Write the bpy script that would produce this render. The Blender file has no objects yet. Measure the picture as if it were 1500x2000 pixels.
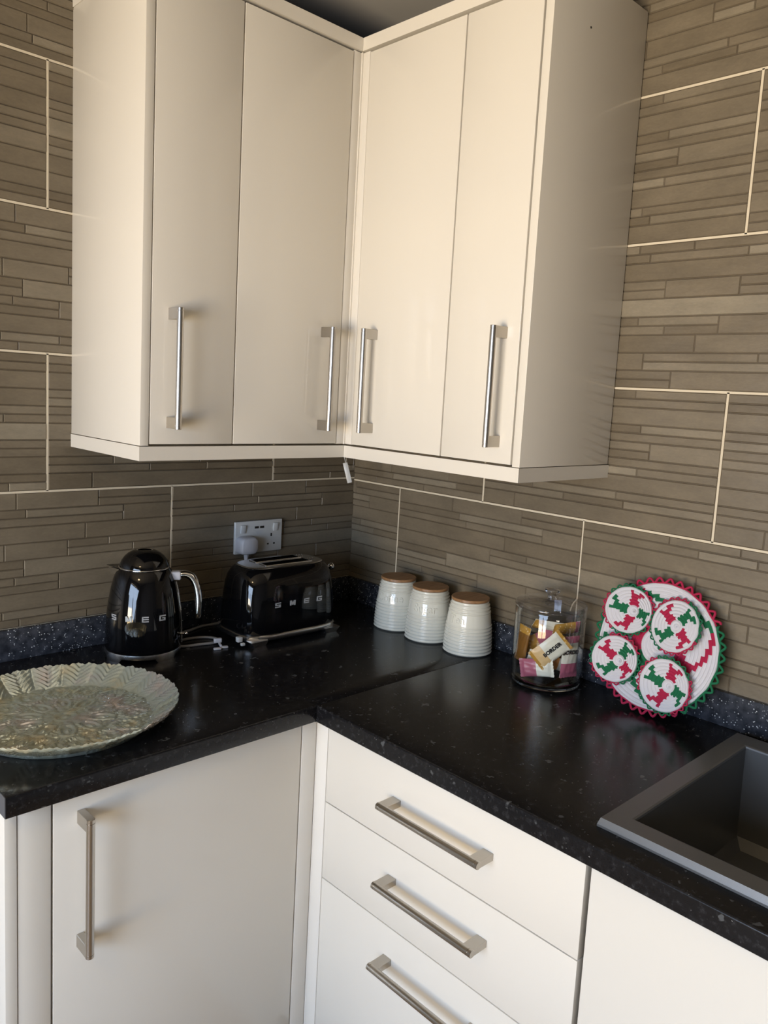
import bpy, bmesh, math, random
from mathutils import Vector, Matrix
PI = math.pi
C = bpy.context.scene.collection
scn = bpy.context.scene
random.seed(7)

# ------------------------------------------------------------------ camera
CAM_R = (0.703207, -0.709134, 0.0)
def cam_matrix():
    yaw, pitch, roll = 0.7888, -0.12734, 0.057303
    f = Vector((math.cos(yaw)*math.cos(pitch), math.sin(yaw)*math.cos(pitch), math.sin(pitch)))
    r = Vector((math.sin(yaw), -math.cos(yaw), 0)); u = r.cross(f)
    r2 = r*math.cos(roll)+u*math.sin(roll); u2 = -r*math.sin(roll)+u*math.cos(roll)
    m = Matrix((r2, u2, -f)).transposed().to_4x4()
    m.translation = Vector((-1.5656, -1.7719, 1.5245))
    return m
cd = bpy.data.cameras.new('camera'); cam = bpy.data.objects.new('camera', cd); C.objects.link(cam)
cam.matrix_world = cam_matrix()
cd.sensor_width = 36; cd.sensor_fit = 'AUTO'; cd.lens = 1548.626/2000*36
cd.shift_x = -30.29/2000; cd.shift_y = -32.71/2000; cd.clip_start = 0.02
scn.camera = cam

# ------------------------------------------------------------------ world, lights, exposure
world = bpy.data.worlds.new('world'); scn.world = world; world.use_nodes = True
bg = world.node_tree.nodes['Background']; bg.inputs[0].default_value = (0.75, 0.86, 1, 1); bg.inputs[1].default_value = 1.0
def area(name, loc, target, sx, sy, power, col):
    l = bpy.data.lights.new(name, 'AREA'); l.shape = 'RECTANGLE'; l.size = sx; l.size_y = sy; l.energy = power; l.color = col
    o = bpy.data.objects.new(name, l); C.objects.link(o); o.location = loc
    o.rotation_euler = (Vector(target)-Vector(loc)).to_track_quat('-Z', 'Y').to_euler()
    return o
WX, WY0, WY1, WZ0, WZ1 = -3.3, -2.25, -0.70, 0.36, 2.05      # glazed door in the left wall
area('window_daylight', (WX-0.12, (WY0+WY1)/2, (WZ0+WZ1)/2), (0, (WY0+WY1)/2, (WZ0+WZ1)/2-3.2), WZ1-WZ0, WY1-WY0, 122, (0.57, 0.735, 1.0))
area('sunlit_ground_outside', (-5.6, -2.0, -0.1), (-5.0, -2.0, 1.0), 3.0, 4.5, 1080, (1.0, 0.74, 0.38))
lamp = bpy.data.lights.new('ceiling_lamp_light', 'AREA'); lamp.shape = 'DISK'; lamp.size = 0.32; lamp.energy = 6; lamp.color = (1.0, 0.76, 0.44)
lo = bpy.data.objects.new('ceiling_lamp_light', lamp); C.objects.link(lo); lo.location = (-2.3, -1.5, 2.345)
vs = scn.view_settings; vs.view_transform = 'Standard'; vs.look = 'None'; vs.gamma = 1; vs.exposure = -0.15; vs.use_curve_mapping = False
try: scn.cycles.max_bounces = 10; scn.cycles.transparent_max_bounces = 16; scn.cycles.sample_clamp_indirect = 6
except Exception: pass

# ------------------------------------------------------------------ materials
def nt(name):
    m = bpy.data.materials.new(name); m.use_nodes = True
    t = m.node_tree; return m, t, t.nodes['Principled BSDF']
def setin(b, **k):
    for n, v in k.items():
        n = n.replace('_', ' ')
        if n in b.inputs:
            b.inputs[n].default_value = v if not isinstance(v, tuple) or len(v) == 4 else (*v, 1)
def mat(name, col, rough=.5, metal=0., spec=.5, coat=0., coat_rough=.03, bump=0., bscale=200., aniso=0.):
    m, t, b = nt(name)
    setin(b, Base_Color=col, Roughness=rough, Metallic=metal, Specular_IOR_Level=spec, Coat_Weight=coat, Coat_Roughness=coat_rough)
    if bump:
        tc = t.nodes.new('ShaderNodeTexCoord'); n = t.nodes.new('ShaderNodeTexNoise'); n.inputs['Scale'].default_value = bscale; n.inputs['Detail'].default_value = 3
        bp = t.nodes.new('ShaderNodeBump'); bp.inputs['Strength'].default_value = bump; bp.inputs['Distance'].default_value = .001
        t.links.new(tc.outputs['Object'], n.inputs['Vector']); t.links.new(n.outputs['Fac'], bp.inputs['Height']); t.links.new(bp.outputs['Normal'], b.inputs['Normal'])
    return m
def ramp(t, fac, stops, interp='LINEAR'):
    r = t.nodes.new('ShaderNodeValToRGB'); r.color_ramp.interpolation = interp
    e = r.color_ramp.elements
    while len(e) < len(stops): e.new(.5)
    for i, (p, c) in enumerate(stops): e[i].position = p; e[i].color = c if len(c) == 4 else (*c, 1)
    t.links.new(fac, r.inputs[0]); return r
def tex(t, kind, scale, coord='Object', stretch=None, **kw):
    tc = t.nodes.new('ShaderNodeTexCoord'); n = t.nodes.new(kind); n.inputs['Scale'].default_value = scale
    for k, v in kw.items(): n.inputs[k].default_value = v
    if stretch:
        mp = t.nodes.new('ShaderNodeMapping'); mp.inputs['Scale'].default_value = stretch
        t.links.new(tc.outputs[coord], mp.inputs[0]); t.links.new(mp.outputs[0], n.inputs['Vector'])
    else: t.links.new(tc.outputs[coord], n.inputs['Vector'])
    return n
def mixc(t, fac, a, b, mode='MIX'):
    m = t.nodes.new('ShaderNodeMix'); m.data_type = 'RGBA'; m.blend_type = mode
    for s, v in ((m.inputs['Factor'], fac), (m.inputs['A'], a), (m.inputs['B'], b)):
        if hasattr(v, 'is_linked'): t.links.new(v, s)
        elif isinstance(v, tuple): s.default_value = (*v, 1) if len(v) == 3 else v
        else: s.default_value = v
    return m.outputs['Result']

IVORY = mat('ivory_gloss_laminate', (0.715, 0.674, 0.598), rough=.32, spec=.3, coat=.45, coat_rough=.03)
IVORY_EDGE = mat('ivory_edging', (0.74, 0.70, 0.63), rough=.4)
GAPM = mat('dark_cabinet_gap', (0.05, 0.042, 0.035), rough=.7)
SATIN = mat('satin_chrome', (0.66, 0.66, 0.66), rough=.26, metal=1)
CHROME = mat('polished_chrome', (0.82, 0.82, 0.82), rough=.07, metal=1)
BLACKG = mat('black_gloss_enamel', (0.003, 0.003, 0.0035), rough=.05, spec=.5)
SLOT_SHADE = mat('painted_slot_shade', (0.004, 0.004, 0.004), rough=1., spec=0.)  # matt black paints in the shade inside the toaster slots
BLACKP = mat('black_plastic', (0.01, 0.01, 0.01), rough=.35)
LOGO = mat('chrome_lettering', (0.9, 0.9, 0.9), rough=.22, metal=.6)
WPLAST = mat('white_plastic', (0.60, 0.60, 0.58), rough=.35)
GPLAST = mat('pale_grey_plastic', (0.50, 0.50, 0.53), rough=.45)
CABLE = mat('grey_cable', (0.26, 0.25, 0.24), rough=.5)
CERAMIC = mat('cream_glazed_ceramic', (0.70, 0.69, 0.60), rough=.14, spec=.5, coat=.5, coat_rough=.05)
PAINT = mat('matt_wall_paint', (0.20, 0.185, 0.165), rough=.9)
CEIL = mat('ceiling_paint', (0.42, 0.40, 0.37), rough=.9)
SINKM = mat('grey_composite_sink', (0.080, 0.080, 0.078), rough=.38, spec=.9, bump=.12, bscale=900)
UPVC = mat('white_upvc', (0.85, 0.85, 0.85), rough=.3)
TAPE = mat('silver_edging', (0.10, 0.10, 0.105), rough=.4)

def brushed():
    m, t, b = nt('brushed_stainless_steel'); setin(b, Base_Color=(0.48, 0.445, 0.395), Metallic=1., Roughness=.28, Anisotropic=.5)
    return m
STEEL = brushed()
def worktop_mat():
    m, t, b = nt('black_speckled_laminate')
    v = tex(t, 'ShaderNodeTexVoronoi', 55.); v.distance = 'EUCLIDEAN'
    n0 = tex(t, 'ShaderNodeTexNoise', 14., Detail=4.)
    n1 = tex(t, 'ShaderNodeTexNoise', 95., Detail=4., Roughness=.65)
    c1 = ramp(t, n1.outputs['Fac'], [(0., (0.005, 0.005, 0.0056)), (.54, (0.0085, 0.0085, 0.0095)), (.66, (0.022, 0.022, 0.024)), (.76, (0.06, 0.06, 0.062))])
    n2 = tex(t, 'ShaderNodeTexNoise', 42., Detail=2.5, Roughness=.6)
    f2 = ramp(t, n2.outputs['Fac'], [(.66, (0, 0, 0)), (.70, (1, 1, 1))])
    col = mixc(t, f2.outputs[0], c1.outputs[0], (0.075, 0.078, 0.08))
    n3 = tex(t, 'ShaderNodeTexNoise', 230., Detail=1.)
    f3 = ramp(t, n3.outputs['Fac'], [(.745, (0, 0, 0)), (.77, (1, 1, 1))])
    col = mixc(t, f3.outputs[0], col, (0.16, 0.155, 0.15))
    t.links.new(col, b.inputs['Base Color']); setin(b, Roughness=.22, Specular_IOR_Level=.25)
    bp = t.nodes.new('ShaderNodeBump'); bp.inputs['Strength'].default_value = .10; bp.inputs['Distance'].default_value = .0006
    t.links.new(n1.outputs['Fac'], bp.inputs['Height']); t.links.new(bp.outputs[0], b.inputs['Normal'])
    return m
WORK = worktop_mat()
def upstand_mat():
    m, t, b = nt('blue_black_sparkle_laminate')
    n1 = tex(t, 'ShaderNodeTexNoise', 60., Detail=3.)
    c1 = ramp(t, n1.outputs['Fac'], [(.35, (0.018, 0.020, 0.026)), (.7, (0.052, 0.057, 0.070))])
    v = tex(t, 'ShaderNodeTexVoronoi', 185.)
    f = ramp(t, v.outputs['Distance'], [(.16, (1, 1, 1)), (.28, (0, 0, 0))])
    n2 = tex(t, 'ShaderNodeTexNoise', 75., Detail=1.)
    f2 = ramp(t, n2.outputs['Fac'], [(.47, (0, 0, 0)), (.55, (1, 1, 1))])
    mm = t.nodes.new('ShaderNodeMath'); mm.operation = 'MULTIPLY'; t.links.new(f.outputs[0], mm.inputs[0]); t.links.new(f2.outputs[0], mm.inputs[1])
    col = mixc(t, mm.outputs[0], c1.outputs[0], (0.55, 0.57, 0.58))
    t.links.new(col, b.inputs['Base Color']); setin(b, Roughness=.25)
    return m
UPST = upstand_mat()
def tile_mat():
    m, t, b = nt('split_stone_effect_tile')
    a = t.nodes.new('ShaderNodeAttribute'); a.attribute_name = 'tone'
    base = ramp(t, a.outputs['Fac'], [(0., (0.112, 0.086, 0.053)), (.5, (0.166, 0.135, 0.092)), (1., (0.250, 0.214, 0.155))])
    n = tex(t, 'ShaderNodeTexNoise', 9., Detail=5., Roughness=.6, stretch=(1, 1, 3.))
    c = ramp(t, n.outputs['Fac'], [(.3, (0.84, 0.84, 0.84)), (.7, (1.14, 1.14, 1.14))])
    col = mixc(t, 1., base.outputs[0], c.outputs[0], 'MULTIPLY')
    n2 = tex(t, 'ShaderNodeTexNoise', 130., Detail=4., stretch=(1, 1, 2.5))
    c2 = ramp(t, n2.outputs['Fac'], [(.3, (0.93, 0.93, 0.93)), (.7, (1.06, 1.06, 1.06))])
    col = mixc(t, 1., col, c2.outputs[0], 'MULTIPLY')
    t.links.new(col, b.inputs['Base Color']); setin(b, Roughness=.38, Specular_IOR_Level=.45)
    bp = t.nodes.new('ShaderNodeBump'); bp.inputs['Strength'].default_value = .55; bp.inputs['Distance'].default_value = .0014
    n3 = tex(t, 'ShaderNodeTexNoise', 28., Detail=6., Roughness=.55, stretch=(1, 1, 2.2))
    t.links.new(n3.outputs['Fac'], bp.inputs['Height']); t.links.new(bp.outputs[0], b.inputs['Normal'])
    return m
TILE = tile_mat()
CREASE = mat('tile_crease', (0.085, 0.064, 0.040), rough=.6)
GROUT = mat('cream_grout', (0.66, 0.58, 0.44), rough=.8)
def wood(name, c0, c1, scale=14., stretch=(1, 9, 9), rough=.45):
    m, t, b = nt(name)
    n = tex(t, 'ShaderNodeTexNoise', scale, Detail=6., Roughness=.6, stretch=stretch)
    r = ramp(t, n.outputs['Fac'], [(.3, c0), (.7, c1)]); t.links.new(r.outputs[0], b.inputs['Base Color']); setin(b, Roughness=rough)
    return m
LIDW = wood('acacia_lid_wood', (0.20, 0.095, 0.035), (0.40, 0.22, 0.10))
FLOORM = wood('oak_floor_boards', (0.26, 0.16, 0.09), (0.36, 0.24, 0.13), 3., (1, 12, 1), .4)

def thin_glass(name, tint, rough=.0, body=0.0, ior=1.5, col=(.8, .8, .8)):
    """clear wall of glass: fresnel reflection over a straight-through view"""
    m = bpy.data.materials.new(name); m.use_nodes = True; t = m.node_tree; t.nodes.clear()
    o = t.nodes.new('ShaderNodeOutputMaterial'); tr = t.nodes.new('ShaderNodeBsdfTransparent'); tr.inputs[0].default_value = (*tint, 1)
    g = t.nodes.new('ShaderNodeBsdfGlossy'); g.inputs['Roughness'].default_value = rough; g.inputs[0].default_value = (1, 1, 1, 1)
    lw = t.nodes.new('ShaderNodeLayerWeight'); lw.inputs[0].default_value = .5
    pw = t.nodes.new('ShaderNodeMath'); pw.operation = 'POWER'; pw.inputs[1].default_value = 3.; t.links.new(lw.outputs['Facing'], pw.inputs[0])
    ma = t.nodes.new('ShaderNodeMath'); ma.operation = 'MULTIPLY_ADD'; ma.inputs[1].default_value = .9; ma.inputs[2].default_value = ((ior-1)/(ior+1))**2; t.links.new(pw.outputs[0], ma.inputs[0])
    mx = t.nodes.new('ShaderNodeMixShader'); t.links.new(ma.outputs[0], mx.inputs[0]); t.links.new(tr.outputs[0], mx.inputs[1]); t.links.new(g.outputs[0], mx.inputs[2])
    t.links.new(mx.outputs[0], o.inputs[0]); return m
GLASS = thin_glass('clear_glass', (.95, .96, .965))
GLASSLID = thin_glass('clear_glass_lid', (.80, .80, .83), rough=.03)
PANE = thin_glass('window_pane', (.98, .98, .98), ior=1.3)
def solid_glass():
    m, t, b = nt('thick_clear_glass'); setin(b, Base_Color=(0.93, 0.96, 0.97), Roughness=.02, Transmission_Weight=1., IOR=1.48); return m
THICK = solid_glass()
def lustre():
    m, t, b = nt('iridescent_lustre_glass')
    n = tex(t, 'ShaderNodeTexNoise', 15., Detail=3.5)
    nb = tex(t, 'ShaderNodeTexNoise', 150., Detail=3.); bpn = t.nodes.new('ShaderNodeBump'); bpn.inputs['Strength'].default_value = .25; bpn.inputs['Distance'].default_value = .0015
    t.links.new(nb.outputs['Fac'], bpn.inputs['Height']); t.links.new(bpn.outputs[0], b.inputs['Normal'])
    r = ramp(t, n.outputs['Fac'], [(.30, (0.78, 0.66, 0.40)), (.43, (0.62, 0.66, 0.52)), (.52, (0.62, 0.68, 0.58)), (.62, (0.66, 0.64, 0.58)), (.72, (0.76, 0.64, 0.54))])
    t.links.new(r.outputs[0], b.inputs['Base Color'])
    setin(b, Roughness=.09, Metallic=.6, Specular_IOR_Level=.8, Coat_Weight=.7, Coat_Roughness=.04, Transmission_Weight=.0)
    if 'Thin Film Thickness' in b.inputs:
        b.inputs['Thin Film Thickness'].default_value = 420.; b.inputs['Thin Film IOR'].default_value = 1.6
    return m
LUSTRE = lustre()

def attr_mat(name, attr='Col', rough=.8, **k):
    m, t, b = nt(name); a = t.nodes.new('ShaderNodeAttribute'); a.attribute_name = attr
    t.links.new(a.outputs['Color'], b.inputs['Base Color']); setin(b, Roughness=rough, **k)
    return m, t, b
CROCHET, _t, _b = attr_mat('crochet_cotton', rough=.95)
_n = tex(_t, 'ShaderNodeTexNoise', 700., Detail=2.); _bp = _t.nodes.new('ShaderNodeBump'); _bp.inputs['Strength'].default_value = .5; _bp.inputs['Distance'].default_value = .0008
_t.links.new(_n.outputs['Fac'], _bp.inputs['Height']); _t.links.new(_bp.outputs[0], _b.inputs['Normal'])
WRAP, _t2, _b2 = attr_mat('printed_foil_wrapper', rough=.35)
YRED = mat('red_yarn', (0.36, 0.012, 0.055), rough=.95); YGREEN = mat('green_yarn', (0.005, 0.12, 0.05), rough=.95)
INK = mat('black_ink', (0.02, 0.02, 0.022), rough=.5)

# ------------------------------------------------------------------ mesh helpers
class MB:
    def __init__(s): s.v = []; s.f = []; s.mi = []; s.cols = None; s.tone = None
    def add(s, vs, fs, mi=0, M=None):
        n = len(s.v)
        s.v += [tuple(M @ Vector(v)) if M else tuple(v) for v in vs]
        s.f += [tuple(i+n for i in f) for f in fs]; s.mi += [mi]*len(fs); return n
    def box(s, x0, x1, y0, y1, z0, z1, mi=0, M=None):
        vs = [(x, y, z) for z in (z0, z1) for y in (y0, y1) for x in (x0, x1)]
        s.add(vs, [(0, 2, 3, 1), (4, 5, 7, 6), (0, 1, 5, 4), (2, 6, 7, 3), (0, 4, 6, 2), (1, 3, 7, 5)], mi, M)
    def bbox(s, x0, x1, y0, y1, z0, z1, b=.001, seg=2, mi=0, M=None):
        bm = bmesh.new(); r = bmesh.ops.create_cube(bm, size=1)
        for v in bm.verts: v.co = Vector(((x0+x1)/2+v.co.x*(x1-x0), (y0+y1)/2+v.co.y*(y1-y0), (z0+z1)/2+v.co.z*(z1-z0)))
        bmesh.ops.bevel(bm, geom=bm.edges[:], offset=b, segments=seg, profile=.5, affect='EDGES')
        s.frombm(bm, mi, M)
    def frombm(s, bm, mi=0, M=None):
        bm.verts.index_update(); s.add([v.co.copy() for v in bm.verts], [tuple(v.index for v in f.verts) for f in bm.faces], mi, M); bm.free()
    def lathe(s, prof, n=48, mi=0, M=None, cap0=True, cap1=True):
        vs = []; fs = []
        for (r, z) in prof:
            for k in range(n): a = 2*PI*k/n; vs.append((r*math.cos(a), r*math.sin(a), z))
        for i in range(len(prof)-1):
            for k in range(n):
                a, b = i*n+k, i*n+(k+1) % n; fs.append((a, b, b+n, a+n))
        if cap0: fs.append(tuple(reversed(range(n))))
        if cap1: fs.append(tuple(range((len(prof)-1)*n, len(prof)*n)))
        s.add(vs, fs, mi, M)
    def tube(s, pts, r, n=10, mi=0, closed=False, M=None, caps=True):
        pts = [Vector(p) for p in pts]; m = len(pts); vs = []; fs = []; up = None
        for i, p in enumerate(pts):
            d = (pts[(i+1) % m]-pts[i-1]) if closed else (pts[min(i+1, m-1)]-pts[max(i-1, 0)])
            if d.length < 1e-9: d = Vector((0, 0, 1))
            d.normalize()
            if up is None: up = Vector((0, 0, 1)) if abs(d.z) < .9 else Vector((1, 0, 0))
            x = d.cross(up); x.normalize(); y = x.cross(d); up = y
            rr = r[i] if isinstance(r, (list, tuple)) else r
            for k in range(n): a = 2*PI*k/n; vs.append(p+x*rr*math.cos(a)+y*rr*math.sin(a))
        for i in range(m if closed else m-1):
            j = (i+1) % m
            for k in range(n):
                k2 = (k+1) % n; fs.append((i*n+k, i*n+k2, j*n+k2, j*n+k))
        if not closed and caps: fs.append(tuple(reversed(range(n)))); fs.append(tuple(range((m-1)*n, m*n)))
        s.add(vs, fs, mi, M)
    def prism(s, poly, y0, y1, mi=0, M=None):      # poly in (x,z), extruded in y
        n = len(poly); vs = [(x, y0, z) for x, z in poly]+[(x, y1, z) for x, z in poly]
        fs = [tuple(range(n)), tuple(reversed(range(n, 2*n)))]+[(i, i+n, (i+1) % n+n, (i+1) % n) for i in range(n)]
        s.add(vs, fs, mi, M)
    def build(s, name, mats, parent=None, smooth=None, loc=None):
        me = bpy.data.meshes.new(name); me.from_pydata(s.v, [], s.f)
        if not isinstance(mats, (list, tuple)): mats = [mats]
        for m in mats: me.materials.append(m)
        me.polygons.foreach_set('material_index', s.mi)
        bm = bmesh.new(); bm.from_mesh(me); bmesh.ops.recalc_face_normals(bm, faces=bm.faces); bm.to_mesh(me); bm.free()
        if smooth is not None:
            me.polygons.foreach_set('use_smooth', [True]*len(me.polygons))
            me.set_sharp_from_angle(angle=math.radians(smooth))
        me.update()
        o = bpy.data.objects.new(name, me); C.objects.link(o)
        if parent: o.parent = parent
        if loc: o.location = loc
        return o
def tag(o, label=None, cat=None, group=None, kind=None):
    if label: o['label'] = label
    if cat: o['category'] = cat
    if group: o['group'] = group
    if kind: o['kind'] = kind
    return o
def empty(name, loc=(0, 0, 0), rz=0., label=None, cat=None, group=None):
    o = bpy.data.objects.new(name, None); C.objects.link(o); o.location = loc; o.rotation_euler = (0, 0, rz); o.empty_display_size = .05
    return tag(o, label, cat, group)
def catmull(P, k=8, closed=False):
    P = [Vector(p) for p in P]; n = len(P); out = []
    for i in range(n if closed else n-1):
        p0, p1, p2, p3 = (P[(i-1) % n], P[i], P[(i+1) % n], P[(i+2) % n]) if closed else (P[max(i-1, 0)], P[i], P[i+1], P[min(i+2, n-1)])
        for j in range(k):
            t = j/k; out.append(.5*((2*p1)+(-p0+p2)*t+(2*p0-5*p1+4*p2-p3)*t*t+(-p0+3*p1-3*p2+p3)*t**3))
    if not closed: out.append(P[-1])
    return out
def text_mesh(txt, size, ext, bevel=0.):
    cu = bpy.data.curves.new('lettering', 'FONT'); cu.body = txt; cu.size = size; cu.extrude = ext; cu.align_x = 'CENTER'; cu.align_y = 'CENTER'; cu.bevel_depth = bevel; cu.offset = .0005 if txt == 'BORDER' else 0; cu.resolution_u = 3
    o = bpy.data.objects.new('lettering', cu); C.objects.link(o); bpy.context.view_layer.update()
    me = o.evaluated_get(bpy.context.evaluated_depsgraph_get()).to_mesh()
    vs = [v.co.copy() for v in me.vertices]; fs = [tuple(p.vertices) for p in me.polygons]
    bpy.data.objects.remove(o); bpy.data.curves.remove(cu)
    return vs, fs
BLK = {'S': [(0, 4, 5, 5), (0, 2, 1, 5), (0, 2, 5, 3), (4, 0, 5, 3), (0, 0, 5, 1)], 'E': [(0, 0, 5, 1), (0, 2, 5, 3), (0, 4, 5, 5), (0, 0, 1, 5)],
       'G': [(0, 4, 5, 5), (0, 0, 1, 5), (0, 0, 5, 1), (4, 0, 5, 2.8), (2.4, 2, 5, 2.8)]}
def block_letter(mb, ch, w, h, t, M):
    if ch == 'M':
        q = [((0, 0), (0, 5), (1.2, 5), (1.2, 0)), ((3.8, 0), (3.8, 5), (5, 5), (5, 0)), ((0, 5), (1.5, 5), (3.1, 0.4), (1.9, 0.4)), ((5, 5), (3.5, 5), (1.9, .4), (3.1, .4))]
        for p in q: mb.prism([((x/5-.5)*w, (z/5-.5)*h) for x, z in p], -t, 0, M=M)
    else:
        for x0, z0, x1, z1 in BLK[ch]: mb.box((x0/5-.5)*w, (x1/5-.5)*w, -t, 0, (z0/5-.5)*h, (z1/5-.5)*h, M=M)

# ------------------------------------------------------------------ walls with tiles
PATS = []
# each pattern: (unit row, unit span, [u boundaries in metres], [tone per strip]); 16 unit rows of 18.75 mm counted from the top
def pat(rows): PATS.append(rows)
pat([(0, 1, [.0, .21, .40, .6], [.5, .42, .55]), (1, 1, [0, .09, .33, .6], [.3, .85, .5]), (2, 2, [0, .12, .34, .6], [.45, .52, .56]), (4, 1, [0, .17, .42, .6], [.5, .28, .68]),
     (5, 1, [0, .11, .3, .6], [.6, .5, .5]), (6, 1, [.0, .2, .445], [.4, .62]), (7, 1, [0, .1, .445], [.5, .30]), (6, 2, [.445, .6], [.55]),
     (8, 1, [.34, .6], [.42]), (9, 1, [.34, .42, .6], [.85, .5]), (8, 2, [0, .14, .34], [.5, .55]), (10, 2, [0, .2, .6], [.45, .47]),
     (12, 1, [0, .15, .375, .6], [.35, .6, .42]), (13, 1, [0, .24, .395, .6], [.5, .25, .62]), (14, 2, [0, .1, .6], [.4, .42])])
pat([(0, 2, [0, .235, .415], [.5, .5]), (0, 1, [.415, .6], [.35]), (1, 1, [.415, .6], [.5]), (2, 1, [0, .255, .475], [.35, .7]), (3, 1, [0, .18, .475], [.5, .55]), (2, 2, [.475, .6], [.4]),
     (4, 2, [0, .385, .6], [.5, .38]), (6, 2, [0, .21, .345], [.6, .55]), (6, 1, [.345, .44, .6], [.4, .55]), (7, 1, [.345, .5, .6], [.55, .4]),
     (8, 1, [0, .25], [.35]), (9, 1, [0, .12, .25], [.5, .5]), (8, 2, [.25, .6], [.66]), (10, 1, [0, .23, .325], [.5, .55]), (11, 1, [0, .325], [.38]), (10, 2, [.325, .46, .6], [.5, .45]),
     (12, 2, [0, .15, .6], [.5, .45]), (14, 1, [0, .205, .325, .6], [.4, .72, .38]), (15, 1, [0, .1, .24, .39, .6], [.5, .42, .5, .45])])
pat([(0, 1, [0, .08, .20, .37, .6], [.75, .42, .4, .5]), (1, 1, [0, .105, .31, .6], [.3, .5, .85]), (2, 2, [0, .45, .6], [.42, .5]), (4, 1, [0, .145], [.5]), (5, 1, [0, .145], [.6]), (4, 2, [.145, .30], [.48]),
     (4, 1, [.30, .5, .6], [.36, .5]), (5, 1, [.30, .6], [.55]), (6, 2, [0, .41], [.88]), (6, 1, [.41, .6], [.8]), (7, 1, [.41, .6], [.3]),
     (8, 1, [0, .09, .265], [.45, .6]), (9, 1, [0, .15, .265], [.6, .38]), (8, 2, [.265, .6], [.5]), (10, 2, [0, .22, .6], [.36, .46]), (12, 2, [0, .11], [.5]),
     (12, 1, [.11, .35, .6], [.55, .5]), (13, 1, [.11, .375, .6], [.8, .35]), (14, 1, [0, .175], [.36]), (15, 1, [0, .175], [.32]), (14, 2, [.175, .40, .6], [.48, .4])])
def flip(rows): return [(k, s, [.6-u for u in reversed(us)], list(reversed(ts))) for k, s, us, ts in rows]
def upend(rows): return [(16-k-s, s, [.6-u for u in reversed(us)], list(reversed(ts))) for k, s, us, ts in rows]
PATS.append(upend(PATS[0])); PATS.append(upend(PATS[1])); PATS.append(upend(PATS[2]))
GW = .0048
def tiled_wall(name, W, u_min, u_max, z_min, z_max, rows, mapf, choose, rnd):
    """rows: list of (z_bottom, z_top, u_joint0); mapf(u, d, z) -> point, d = distance out of the wall"""
    mb = MB(); tone = []
    def quadstrip(u0, u1, z0, z1, d, tn):
        e = .0016; dd = d
        vs = [mapf(u0, .0004, z0), mapf(u1, .0004, z0), mapf(u1, .0004, z1), mapf(u0, .0004, z1), mapf(u0+e, dd, z0+e), mapf(u1-e, dd, z0+e), mapf(u1-e, dd, z1-e), mapf(u0+e, dd, z1-e)]
        mb.add(vs, [(4, 5, 6, 7), (0, 1, 5, 4), (1, 2, 6, 5), (2, 3, 7, 6), (3, 0, 4, 7)], 0); tone.extend([tn]*5)
    # bed of the tiles (seen as creases) and grout
    mb.add([mapf(u_min, .0008, z_min), mapf(u_max, .0008, z_min), mapf(u_max, .0008, z_max), mapf(u_min, .0008, z_max)], [(0, 1, 2, 3)], 1); tone.append(0)
    mb.add([mapf(u_min, 0, z_min), mapf(u_max, 0, z_min), mapf(u_max, 0, z_max), mapf(u_min, 0, z_max), mapf(u_min, -.08, z_min), mapf(u_max, -.08, z_min), mapf(u_max, -.08, z_max), mapf(u_min, -.08, z_max)],
           [(4, 5, 6, 7), (0, 1, 5, 4), (1, 2, 6, 5), (2, 3, 7, 6), (3, 0, 4, 7)], 2); tone.extend([0]*5)
    def gbox(u0, u1, z0, z1):
        u0, u1 = max(u0, u_min), min(u1, u_max)
        if u1 <= u0: return
        d = .0021
        mb.add([mapf(u0, 0, z0), mapf(u1, 0, z0), mapf(u1, 0, z1), mapf(u0, 0, z1), mapf(u0, d, z0), mapf(u1, d, z0), mapf(u1, d, z1), mapf(u0, d, z1)],
               [(4, 5, 6, 7), (0, 1, 5, 4), (1, 2, 6, 5), (2, 3, 7, 6), (3, 0, 4, 7)], 2); tone.extend([0]*5)
    for ri, (z0, z1, uj) in enumerate(rows):
        GW = .0034 if ri < 2 else .0046
        gbox(u_min, u_max, z0-GW/2, z0+GW/2)
        h = (z1-z0-GW)/16
        k0 = math.floor((u_min-uj)/.6)-1
        for k in range(k0, k0+12):
            t0 = uj+.6*k
            if t0 > u_max or t0+.6 < u_min: continue
            gbox(t0-GW/2, t0+GW/2, z0, z1)
            P = PATS[choose(ri, k)]
            for (row, span, us, ts) in P:
                for i, tn in enumerate(ts):
                    a, b = us[i], us[i+1]
                    a = t0+(a if a > 0 else GW/2)+(.0004 if a > 0 else 0); b = t0+(b if b < .6 else .6-GW/2)-(.0004 if b < .6 else 0)
                    a, b = max(a, u_min), min(b, u_max)
                    if b-a < .004: continue
                    zt = z1-GW/2-row*h; zb = zt-span*h
                    rr = rnd.random(); jit = (rr-.5)*.16
                    quadstrip(a, b, zb+.0005, zt-.0005, .0018+.0016*rnd.random()+(.0008 if tn > .6 else 0), min(1, max(0, tn+jit)))
    o = mb.build(name, [TILE, CREASE, GROUT]); me = o.data
    at = me.attributes.new('tone', 'FLOAT', 'FACE'); at.data.foreach_set('value', tone)
    tag(o, kind='structure'); return o
ZT = 1.2642; RH = .3006
rowsA = [(.66, .968, -.8985), (.968, 1.2680, -.5985), (1.2680, 1.5665, -.8985), (1.5665, 1.8672, -.5985), (1.8672, 2.1640, -.8985), (2.1640, 2.46, -.5985)]
rowsB = [(.66, .962, .199+.3), (.962, 1.2622, .199), (1.2622, 1.5632, .199+.3), (1.5632, 1.8655, .199), (1.8655, 2.1664, .199+.3), (2.1664, 2.46, .050)]
rn = random.Random(3)
tiled_wall('wall_back', None, -3.3, 0., .60, 2.40, rowsA, lambda u, d, z: (u, -d, z), lambda r, k: {1: 1, 2: [0, 3, 5][k % 3], 3: [2, 5, 1][k % 3]}.get(r, (r*2+k) % 6), rn)
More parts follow.
